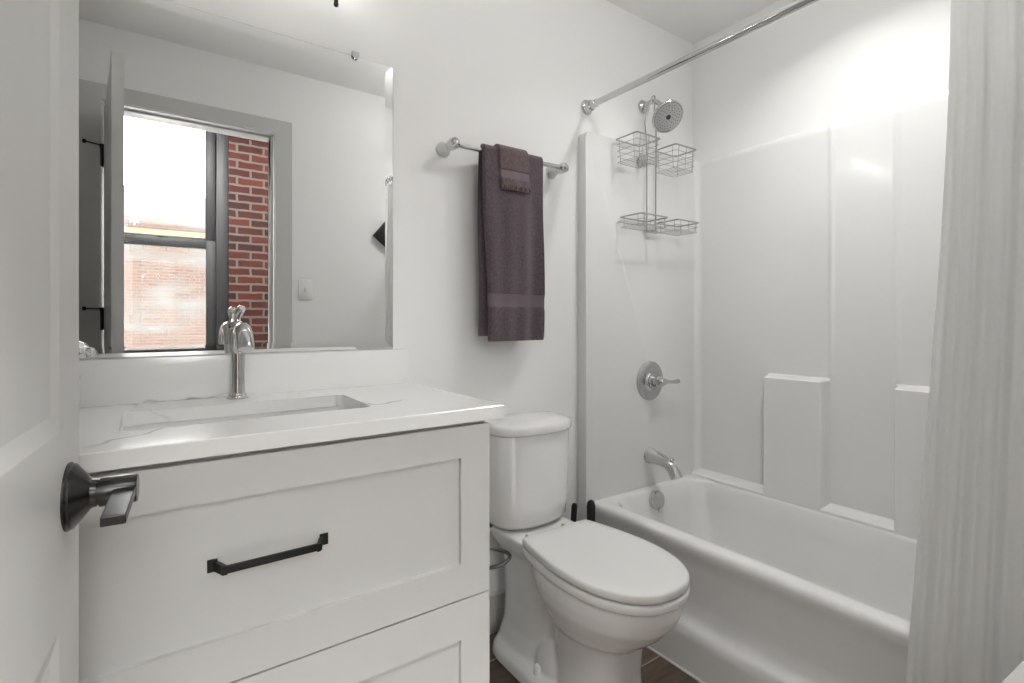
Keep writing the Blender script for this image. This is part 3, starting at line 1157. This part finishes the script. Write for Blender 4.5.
bm_lathe(bm, (0.80, YA - 0.0005, 0.17), (0, -1, 0), [(0, 0.025), (0.003, 0.025), (0.006, 0.010), (0.03, 0.009), (0.03, 0.013), (0.055, 0.013), (0.058, 0.006), (0.07, 0.006), (0.07, 0.016), (0.078, 0.016), (0.08, 0)], 20)
bm_tube(bm, [(0.80, 1.475, 0.17), (0.80, 1.475, 0.205), (0.80, 1.475, 0.25)], 0.008, 12)
finish('supply_valve', bm, M_chrome, to)

# brush and plunger behind the toilet
br = root('toilet_brush', (1.347, 1.395, 0))
tag(br, 'thicker black toilet brush handle standing in front of the tub end', 'toilet brush')
bm = new()
bm_lathe(bm, (1.347, 1.395, 0.0), (0, 0, 1), [(0, 0.033), (0.004, 0.035), (0.10, 0.033), (0.105, 0.030), (0.104, 0.014), (0.10, 0.012)], 28)
finish('holder', bm, M_blackm, br)
bm = new()
bm_lathe(bm, (1.347, 1.395, 0.05), (0, 0, 1), [(0, 0.007), (0.06, 0.007), (0.22, 0.009), (0.27, 0.0155), (0.375, 0.0165), (0.390, 0.0135), (0.397, 0.007), (0.398, 0)], 18)
finish('handle', bm, M_blackm, br)
pl = root('toilet_plunger', (1.318, 1.483, 0))
tag(pl, 'thinner black plunger handle by the back wall beside the tank', 'plunger')
bm = new()
bm_lathe(bm, (1.318, 1.483, 0.0), (0, 0, 1), [(0, 0.047), (0.02, 0.049), (0.05, 0.044), (0.075, 0.028), (0.085, 0.018), (0.10, 0.014), (0.10, 0)], 28)
finish('cup', bm, M_blackm, pl)
bm = new()
bm_lathe(bm, (1.318, 1.483, 0.09), (0.016, -0.012, 0.33), [(0, 0.009), (0.18, 0.009), (0.23, 0.0115), (0.315, 0.0115), (0.326, 0.008), (0.329, 0)], 18)
finish('handle', bm, M_blackm, pl)

# ---------------------------------------------------------------- tub and surround (one moulded unit)
TUX0, SXB = 1.455, 2.158        # apron face, surround back face
TY0, TY1 = 0.135, 1.505          # inner faces of the end panels
RZ = 0.386
tu = root('bathtub', (1.80, 0.85, 0))
tag(tu, 'white moulded bathtub with matching tall shower surround panels', 'bathtub')


def resample(r, n):
    return r


bm = new()
k = 10
o_r = rrect(1.50, SXB + 0.02, TY0 - 0.04, TY1 + 0.04, 0.001, RZ, k)
rings = [o_r,
         rrect(1.515, 2.112, 0.31, 1.487, 0.10, RZ, k),
         rrect(1.522, 2.107, 0.318, 1.481, 0.105, RZ - 0.004, k),
         rrect(1.530, 2.101, 0.328, 1.474, 0.11, RZ - 0.018, k),
         rrect(1.548, 2.088, 0.36, 1.462, 0.12, RZ - 0.10, k),
         rrect(1.565, 2.072, 0.41, 1.44, 0.13, 0.13, k),
         rrect(1.59, 2.05, 0.46, 1.41, 0.13, 0.085, k),
         rrect(1.64, 2.00, 0.52, 1.36, 0.12, 0.068, k),
         rrect(1.76, 1.88, 0.80, 1.10, 0.05, 0.062, k)]
bm_rings(bm, rings, cap0=False, cap1=True)
finish('basin', bm, M_acryl, tu, angle=60)
bm = new()
prof = [(1.50, RZ), (1.474, RZ), (1.463, RZ - 0.003), (1.457, RZ - 0.011), (1.455, RZ - 0.022), (1.456, RZ - 0.040), (1.461, RZ - 0.052), (1.463, 0.30), (1.460, 0.20), (1.455, 0.178),
        (1.440, 0.156), (1.418, 0.138), (1.408, 0.125), (1.404, 0.10), (1.397, 0.0), (1.50, 0.0)]
bm_prism(bm, prof, TY0 - 0.04, TY1 + 0.043)
finish('apron', bm, M_acryl, tu, angle=50)
bm = new()
bm_box(bm, 1.389, 1.3985, YC + 0.001, YA - 0.02, 0.0, 0.006, bevel=0.002)
finish('caulk_line', bm, M_white, tu)

# end panels with rounded front flange
SZ = 1.873
def end_panel(ya, yb):
    bm = new()
    x0, x1 = 1.424, SXB + 0.02
    r = 0.02
    poly = [(x0, 0.0), (x1, 0.0), (x1, SZ), (x0 + r, SZ)]
    for i in range(1, 7):
        a = PI / 2 + PI / 2 * i / 6
        poly.append((x0 + r + r * math.cos(a), SZ - r + r * math.sin(a)))
    bm_prism(bm, poly, ya, yb)
    es = [e for e in bm.edges if all(abs(v.co.y - (yb if abs(yb - YA) > abs(ya - YA) else ya)) < 1e-6 for v in e.verts)]
    bmesh.ops.bevel(bm, geom=es, offset=0.005, segments=3, affect='EDGES', profile=0.5)
    return finish('end_panel', bm, M_acryl, tu, angle=40)
end_panel(TY1, YA - 0.0005)
end_panel(YC + 0.0005, TY0)

# long back panel as a relief
def sstep(t):
    t = max(0, min(1, t))
    return t * t * (3 - 2 * t)
def relief(y, z):
    # block = 1 inside the two lower blocks (shelf tops at z .892)
    r = 0.018
    def win(a, b, v, s=r):
        return sstep((v - a) / s + 0.5) * (1 - sstep((v - b) / s + 0.5))
    blk = max(win(0.9225, 1.160, y), win(-1, 0.697, y)) * (1 - sstep((z - 0.885) / 0.016 + 0.5))
    p = 0.052 * blk
    up = sstep((z - 0.88) / 0.03)
    ridge = math.exp(-((y - 0.911) / 0.010) ** 2) + math.exp(-((y - 0.697) / 0.010) ** 2)
    p += 0.0055 * ridge * up
    # the low ledge under the recesses
    led = 1 - sstep((z - 0.400) / 0.022 + 0.5)
    p = max(p, 0.052 * led)
    # coved corners to the end panels
    for ye in (TY0, TY1):
        q = abs(y - ye)
        if q < 0.03:
            p = max(p, 0.03 - math.sqrt(max(0, 0.03 ** 2 - (0.03 - q) ** 2)))
    return p
ys = sorted({round(TY0 + (TY1 - TY0) * i / 120, 5) for i in range(121)} |
            {round(c + 0.0012 * j, 5) for c in (0.911, 0.697, 1.16) for j in range(-18, 19)} |
            {round(TY1 - 0.0018 * j, 5) for j in range(18)} | {round(TY0 + 0.0018 * j, 5) for j in range(18)})
zs = sorted({round(RZ - 0.006 + (SZ - RZ + 0.006) * i / 60, 5) for i in range(61)} | {round(0.885 + 0.0012 * j, 5) for j in range(-12, 22)} |
            {round(0.400 + 0.0015 * j, 5) for j in range(-10, 12)})
bm = new()
G = []
for z in zs:
    G.append([bm.verts.new((SXB - relief(y, z), y, z)) for y in ys])
# rounded top edge, then flat to the wall
for dz, dx in ((0.004, 0.003), (0.006, 0.008), (0.006, 0.026)):
    G.append([bm.verts.new((min(SXB - relief(y, zs[-1]) + dx, XB - 0.0005), y, zs[-1] + dz)) for y in ys])
for i in range(len(G) - 1):
    for j in range(len(ys) - 1):
        bm.faces.new((G[i][j], G[i][j + 1], G[i + 1][j + 1], G[i + 1][j]))
finish('back_panel', bm, M_acryl, tu, angle=75)

# overflow plate
bm = new()
ov = Vector((1.798, 1.458, 0.338))
od = Vector((0, -1, 0.12))
bm_lathe(bm, ov, od, [(-0.016, 0.036), (0.0, 0.041), (0.008, 0.041), (0.013, 0.038), (0.015, 0.026), (0.0155, 0)], 32)
bm_box(bm, 1.792, 1.804, 1.434, 1.448, 0.290, 0.312, bevel=0.003)
ovp = finish('overflow_plate', bm, M_chrome, tu)
ovp['label'] = 'round chrome overflow plate'

# tub spout
sp = root('tub_spout', (1.803, TY1, 0.523))
tag(sp, 'chrome tub spout with pull-up diverter above the tub rim', 'spout')
bm = new()
path = catmull([(1.803, TY1 - 0.0005, 0.523), (1.803, TY1 - 0.012, 0.523), (1.803, TY1 - 0.05, 0.519), (1.803, TY1 - 0.09, 0.511), (1.803, TY1 - 0.115, 0.500), (1.803, TY1 - 0.135, 0.478), (1.803, TY1 - 0.147, 0.455)], 6)
m_ = len(path)
rad = []
for i in range(m_):
    t = i / (m_ - 1)
    rad.append(0.036 - 0.012 * sstep(t / 0.55) + 0.002 * sstep((t - 0.7) / 0.3) if t > 0.02 else 0.034)
bm_tube(bm, path, 0.02, 24, radii=rad)
finish('body', bm, M_chrome, sp)
bm = new()
bm_lathe(bm, (1.803, TY1 - 0.122, 0.512), (0, -0.1, 1), [(0, 0.005), (0.012, 0.005), (0.014, 0.009), (0.020, 0.010), (0.025, 0.007), (0.026, 0)], 18)
finish('diverter_knob', bm, M_chrome, sp)

# shower valve
vx, vz = 1.808, 0.850
vv = root('shower_valve', (vx, TY1, vz))
tag(vv, 'round chrome shower valve with lever on the surround wall', 'shower valve')
bm = new()
bm_lathe(bm, (vx, TY1 - 0.0005, vz), (0, -1, 0), [(0, 0.086), (0.004, 0.086), (0.009, 0.080), (0.012, 0.070), (0.013, 0.055), (0.012, 0.044), (0.014, 0.040), (0.020, 0.036), (0.021, 0.0)], 48)
finish('escutcheon', bm, M_satin, vv)
bm = new()
bm_lathe(bm, (vx, TY1 - 0.018, vz), (0, -1, 0), [(0, 0.030), (0.006, 0.030), (0.008, 0.026), (0.030, 0.024), (0.032, 0.027), (0.036, 0.027), (0.038, 0.022), (0.054, 0.018), (0.062, 0.012), (0.064, 0)], 32)
finish('hub', bm, M_chrome, vv)
bm = new()
pth = catmull([(vx, TY1 - 0.062, vz), (vx + 0.02, TY1 - 0.066, vz), (vx + 0.045, TY1 - 0.066, vz - 0.002), (vx + 0.085, TY1 - 0.066, vz - 0.004), (vx + 0.115, TY1 - 0.066, vz - 0.003)], 5)
bm_tube(bm, pth, 0.01, 14, radii=[0.017, 0.0175, 0.018, 0.0175, 0.016, 0.0145, 0.013, 0.012, 0.0105, 0.0095, 0.0085, 0.0082, 0.008, 0.008, 0.0083, 0.0088, 0.0093, 0.0098, 0.0102, 0.0104, 0.009])
finish('lever', bm, M_chrome, vv)

# shower head
ax, az = 1.815, 2.075
sh = root('shower_sprayer', (ax, YA, az))
tag(sh, 'chrome shower head on a short arm above the wire caddy', 'shower head')
bm = new()
bm_lathe(bm, (ax, YA - 0.0005, az), (0, -1, 0), [(0, 0.030), (0.003, 0.030), (0.008, 0.027), (0.014, 0.018), (0.017, 0.013)], 32)
finish('flange', bm, M_chrome, sh)
bm = new()
bm_tube(bm, catmull([(ax, YA - 0.004, az), (ax, YA - 0.04, az + 0.006), (ax, YA - 0.075, az - 0.002), (ax, YA - 0.105, az - 0.030), (ax, YA - 0.122, az - 0.055)], 6), 0.0105, 16)
finish('arm', bm, M_chrome, sh)
hc = Vector((1.807, 1.405, 1.982))       # centre of the spray face
hn = Vector((-0.22, -0.72, -0.66)).normalized()
bm = new()
bm_lathe(bm, Vector((ax, YA - 0.120, az - 0.052)), hc - hn * 0.034 - Vector((ax, YA - 0.120, az - 0.052)), [(-0.004, 0.013), (0.0, 0.017), (0.012, 0.017), (0.018, 0.015), (0.03, 0.014)], 20)
bm_lathe(bm, hc, hn, [(-0.052, 0.016), (-0.040, 0.022), (-0.028, 0.045), (-0.018, 0.064), (-0.008, 0.0705), (0.0, 0.0705), (0.003, 0.068), (0.003, 0.0635), (0.0005, 0.062), (0.001, 0.0)], 44)
hd = finish('head', bm, M_chrome, sh)
bm = new()
bm_lathe(bm, hc + hn * 0.001, hn, [(0, 0.0615), (0.0015, 0.061), (0.002, 0.05), (0.002, 0)], 40)
fp = finish('face_plate', bm, M_satin, hd)
bm = new()
_, u_, v_ = frame_of(hn)
for rr, cnt in ((0.020, 8), (0.030, 12), (0.040, 18), (0.050, 24)):
    for i in range(cnt):
        a = 2 * PI * i / cnt + rr * 40
        p = hc + hn * 0.0025 + (u_ * math.cos(a) + v_ * math.sin(a)) * rr
        bm_lathe(bm, p, hn, [(0, 0.0021), (0.0018, 0.0016), (0.002, 0)], 6)
bm_lathe(bm, hc + hn * 0.0025, hn, [(0, 0.011), (0.003, 0.010), (0.0035, 0)], 20)
ORG['face_plate'] = ORG[hd.name]
finish('nozzles', bm, M_nozzle, hd)

# shower caddy hung from the arm
ca = root('shower_caddy', (1.798, 1.485, 1.45))
tag(ca, 'stainless wire shower caddy with four baskets hanging on the wall', 'shower caddy')
bm = new()
cxl, cxr, cyp = 1.768, 1.828, 1.487
loop = catmull([(cxl, cyp, 1.50), (cxl, cyp, 1.70), (cxl, cyp, 1.86), (cxl - 0.008, cyp, 1.935), (cxl - 0.006, cyp + 0.004, 1.975), (cxl + 0.012, cyp + 0.003, 2.02), (cxl + 0.022, cyp + 0.003, 2.06),
                (cxl + 0.036, cyp + 0.002, 2.092), (ax + 0.002, cyp, 2.1035), (cxr - 0.002, cyp + 0.002, 2.088), (cxr - 0.006, cyp + 0.003, 2.05), (cxr - 0.004, cyp + 0.003, 2.00), (cxr + 0.006, cyp + 0.004, 1.955), (cxr + 0.002, cyp, 1.89), (cxr, cyp, 1.70), (cxr, cyp, 1.50)], 6)
bm_tube(bm, loop, 0.0032, 8)
for z in (1.80, 1.83, 1.535, 1.50):
    bm_tube(bm, [(cxl, cyp, z), (cxr, cyp, z)], 0.0025, 8)
finish('pole', bm, M_wire, ca)


def basket(x0, x1, zt, ht, y0=1.377, y1=1.492, tp=0.008):
    bm = new()
    rr = 0.0026
    bm_tube(bm, rrect(x0, x1, y0, y1, 0.010, zt, 4), 0.0034, 8, closed=True)
    b = finish('basket', bm, M_wire, ca)
    b_org = b
    bm = new()
    zb = zt - ht
    nl = max(1, round(ht / 0.022))
    for i in range(1, nl + 1):
        t = i / nl
        q = tp * t
        bm_tube(bm, rrect(x0 + q, x1 - q, y0 + q, y1, 0.010, zt - ht * t, 4), 0.0012, 6, closed=True)
    # uprights
    for x, y in ((x0, y0 + 0.02), (x0, y1 - 0.02), (x1, y0 + 0.02), (x1, y1 - 0.02), (x0 + 0.02, y0), (x1 - 0.02, y0), ((x0 + x1) / 2, y0)):
        dx = tp if x == x0 else (-tp if x == x1 else 0)
        dy = tp if y == y0 else 0
        bm_tube(bm, [(x, y, zt), (x + dx, y + dy, zb)], 0.0013, 6)
    # floor wires
    nf = 7
    for i in range(1, nf):
        x = x0 + tp + (x1 - x0 - 2 * tp) * i / nf
        bm_tube(bm, [(x, y0 + tp, zb), (x, y1, zb)], 0.0011, 6)
    # back plate clip to the pole
    ORG[b.name] = ORG[ca.name]
    finish('wires', bm, M_wire, b)
    return b


basket(1.580, 1.724, 1.864, 0.095)
basket(1.824, 1.966, 1.864, 0.095)
basket(1.606, 1.774, 1.546, 0.042, tp=0.004)
basket(1.838, 1.985, 1.546, 0.042, tp=0.004)
for q in ((cxl - 0.05, cxl + 0.001, 1.795, 1.835), (cxr - 0.001, cxr + 0.008, 1.795, 1.835), (cxl - 0.002, cxr + 0.012, 1.498, 1.512)):
    bm = new()
    bm_box(bm, q[0], q[1], cyp - 0.004, cyp + 0.002, q[2], q[3], bevel=0.0015)
    finish('bracket', bm, M_wire, ca)

# shower rod
RX, RDZ = 1.470, 1.990
sr = root('shower_rod', (RX, 0.85, RDZ))
tag(sr, 'chrome shower curtain rod running over the tub edge', 'curtain rod')
bm = new()
bm_tube(bm, [(RX, YC + 0.01, RDZ), (RX, YA - 0.03, RDZ)], 0.0125, 20)
finish('rod', bm, M_chrome, sr)
for y, d in ((YA - 0.0005, -1), (YC + 0.0005, 1)):
    bm = new()
    bm_lathe(bm, (RX, y, RDZ), (0, d, 0), [(0, 0.030), (0.005, 0.030), (0.009, 0.027), (0.012, 0.019), (0.020, 0.017), (0.024, 0.022), (0.030, 0.022), (0.036, 0.017), (0.055, 0.0155), (0.057, 0.012)], 32)
    finish('flange', bm, M_chrome, sr)

# shower curtain bunched at the near end
bm = new()
NU, NV = 150, 50
grid = []
for j in range(NV + 1):
    t = j / NV
    z = 1.955 + (0.055 - 1.955) * t
    yl = 0.372 + 0.018 * sstep(t * 1.1) + 0.052 * t * t
    y0 = 0.155
    xc = RX - 0.005 - 0.095 * sstep((t - 0.02) / 0.95)
    amp = 0.005 + 0.005 * sstep(t / 0.5)
    row = []
    for i in range(NU + 1):
        u = i / NU
        ph = u * 2 * PI * 4.6
        fold = math.sin(ph + 0.5 * math.sin(t * 3 + u * 5)) + 0.35 * math.sin(2.1 * ph + 1.3 + t * 2)
        a = amp * (0.35 + 0.65 * sstep((1 - u) / 0.12))
        y = y0 + (yl - y0) * u + 0.35 * amp * math.cos(ph) * (1 - u)
        if u > 0.97:
            fold *= 1.0
        row.append(bm.verts.new((xc - a * fold, y, z)))
    grid.append(row)
for j in range(NV):
    for i in range(NU):
        bm.faces.new((grid[j][i], grid[j][i + 1], grid[j + 1][i + 1], grid[j + 1][i]))
cu = finish('shower_curtain', bm, M_curt, angle=80)
md = cu.modifiers.new('thick', 'SOLIDIFY'); md.thickness = 0.0014
tag(cu, 'white fabric shower curtain bunched at the right edge', 'curtain')

for i in range(7):
    y = 0.165 + 0.032 * i
    bm = new()
    bm_tube(bm, [(RX + 0.021 * math.cos(2 * PI * q / 24), y, RDZ - 0.006 + 0.026 * math.sin(2 * PI * q / 24)) for q in range(24)], 0.0015, 6, closed=True)
    finish('curtain_ring', bm, M_chrome, cu)

# ---------------------------------------------------------------- recessed shower light, added fill globe, added hall fill
cl = root('fill_globe', (CLX, CLY, CEIL))
tag(cl, 'added glass fill globe under the bathroom ceiling, out of view', 'light')
bm = new()
bm_lathe(bm, (CLX, CLY, CEIL - 0.0005), (0, 0, -1), [(0, 0.065), (0.012, 0.065), (0.018, 0.058), (0.02, 0.02), (0.055, 0.02), (0.06, 0.036), (0.072, 0.036), (0.073, 0)], 40)
finish('base', bm, M_satin, cl)
bm = new()
bm_rings(bm, [[(CLX + r * math.cos(2 * PI * i / 40), CLY + r * math.sin(2 * PI * i / 40), CEIL - 0.15 + z) for i in range(40)]
              for z, r in [(0.09 * math.cos(0.42 + (PI - 0.43) * q / 16), 0.09 * math.sin(0.42 + (PI - 0.43) * q / 16)) for q in range(17)]], cap0=False, cap1=True)
finish('lamp_shade', bm, M_shade, cl)

sl_ = root('recessed_light', (LX, LY, CEIL))
tag(sl_, 'round recessed ceiling light above the tub', 'light')
bm = new()
bm_rings(bm, [[(LX + r * math.cos(2 * PI * i / 40), LY + r * math.sin(2 * PI * i / 40), z) for i in range(40)] for z, r in
              ((CEIL - 0.0005, 0.095), (CEIL - 0.006, 0.093), (CEIL - 0.009, 0.080), (CEIL - 0.008, 0.066), (CEIL - 0.0008, 0.062))], cap0=False, cap1=False)
finish('trim_ring', bm, M_white, sl_)
bm = new()
bm_lathe(bm, (LX, LY, CEIL - 0.0008), (0, 0, -1), [(0, 0.062), (0.003, 0.061), (0.004, 0)], 32)
finish('diffuser', bm, M_diff, sl_)
hl = root('hall_fill', (0.32, -0.48, HZ))  # housing for the added hall fill lamp
tag(hl, 'added flat round fill light on the hall ceiling, out of view', 'light')
bm = new()
bm_lathe(bm, (0.32, -0.48, HZ - 0.0005), (0, 0, -1), [(0, 0.2), (0.03, 0.195), (0.034, 0.18), (0.034, 0)], 40)
finish('housing', bm, M_white, hl)

# ---------------------------------------------------------------- things on the door wall
sw = root('light_switch', (0.714, YC, 1.285))
tag(sw, 'white light switch on the wall beside the doorway, seen in the mirror', 'light switch')
bm = new()
bm_box(bm, 0.677, 0.752, YC - 0.0005, YC + 0.006, 1.228, 1.342, bevel=0.003)
finish('plate', bm, M_white, sw)
bm = new()
bm_box(bm, 0.709, 0.720, YC + 0.006, YC + 0.016, 1.277, 1.297, bevel=0.002)
finish('toggle', bm, M_white, sw)
bm = new()
bm_box(bm, -0.0775, 0.0775, -0.0005, 0.030, -0.0675, 0.0675, bevel=0.002,
       M=Matrix.Translation((1.200, YC, 1.640)) @ Matrix.Rotation(math.radians(-50), 4, 'Y'))
tag(finish('wall_plaque', bm, M_blackm), 'black diamond-shaped wall plaque near the mirror right edge', 'wall plaque')

# slim white bin by the door wall
bn = root('laundry_bin', (1.215, 0.19, 0))
tag(bn, 'slim white bin with a flat lid below the shower curtain', 'bin')
BM = Matrix.Translation((1.215, 0.195, 0)) @ Matrix.Rotation(math.radians(-4), 4, 'Z')
bm = new()
rings = [[tuple(BM @ Vector(p)) for p in rrect(-0.10, 0.10, -0.034, 0.034, 0.012, 0.0, 5)],
         [tuple(BM @ Vector(p)) for p in rrect(-0.105, 0.105, -0.036, 0.036, 0.014, 0.47, 5)]]
bm_rings(bm, rings)
finish('body', bm, M_white, bn)
bm = new()
rings = [[tuple(BM @ Vector(p)) for p in rrect(-0.108, 0.108, -0.039, 0.039, 0.015, 0.47, 5)],
         [tuple(BM @ Vector(p)) for p in rrect(-0.110, 0.110, -0.041, 0.041, 0.016, 0.474, 5)],
         [tuple(BM @ Vector(p)) for p in rrect(-0.110, 0.110, -0.041, 0.041, 0.016, 0.495, 5)],
         [tuple(BM @ Vector(p)) for p in rrect(-0.107, 0.107, -0.038, 0.038, 0.014, 0.5, 5)]]
bm_rings(bm, rings)
finish('lid', bm, M_white, bn)
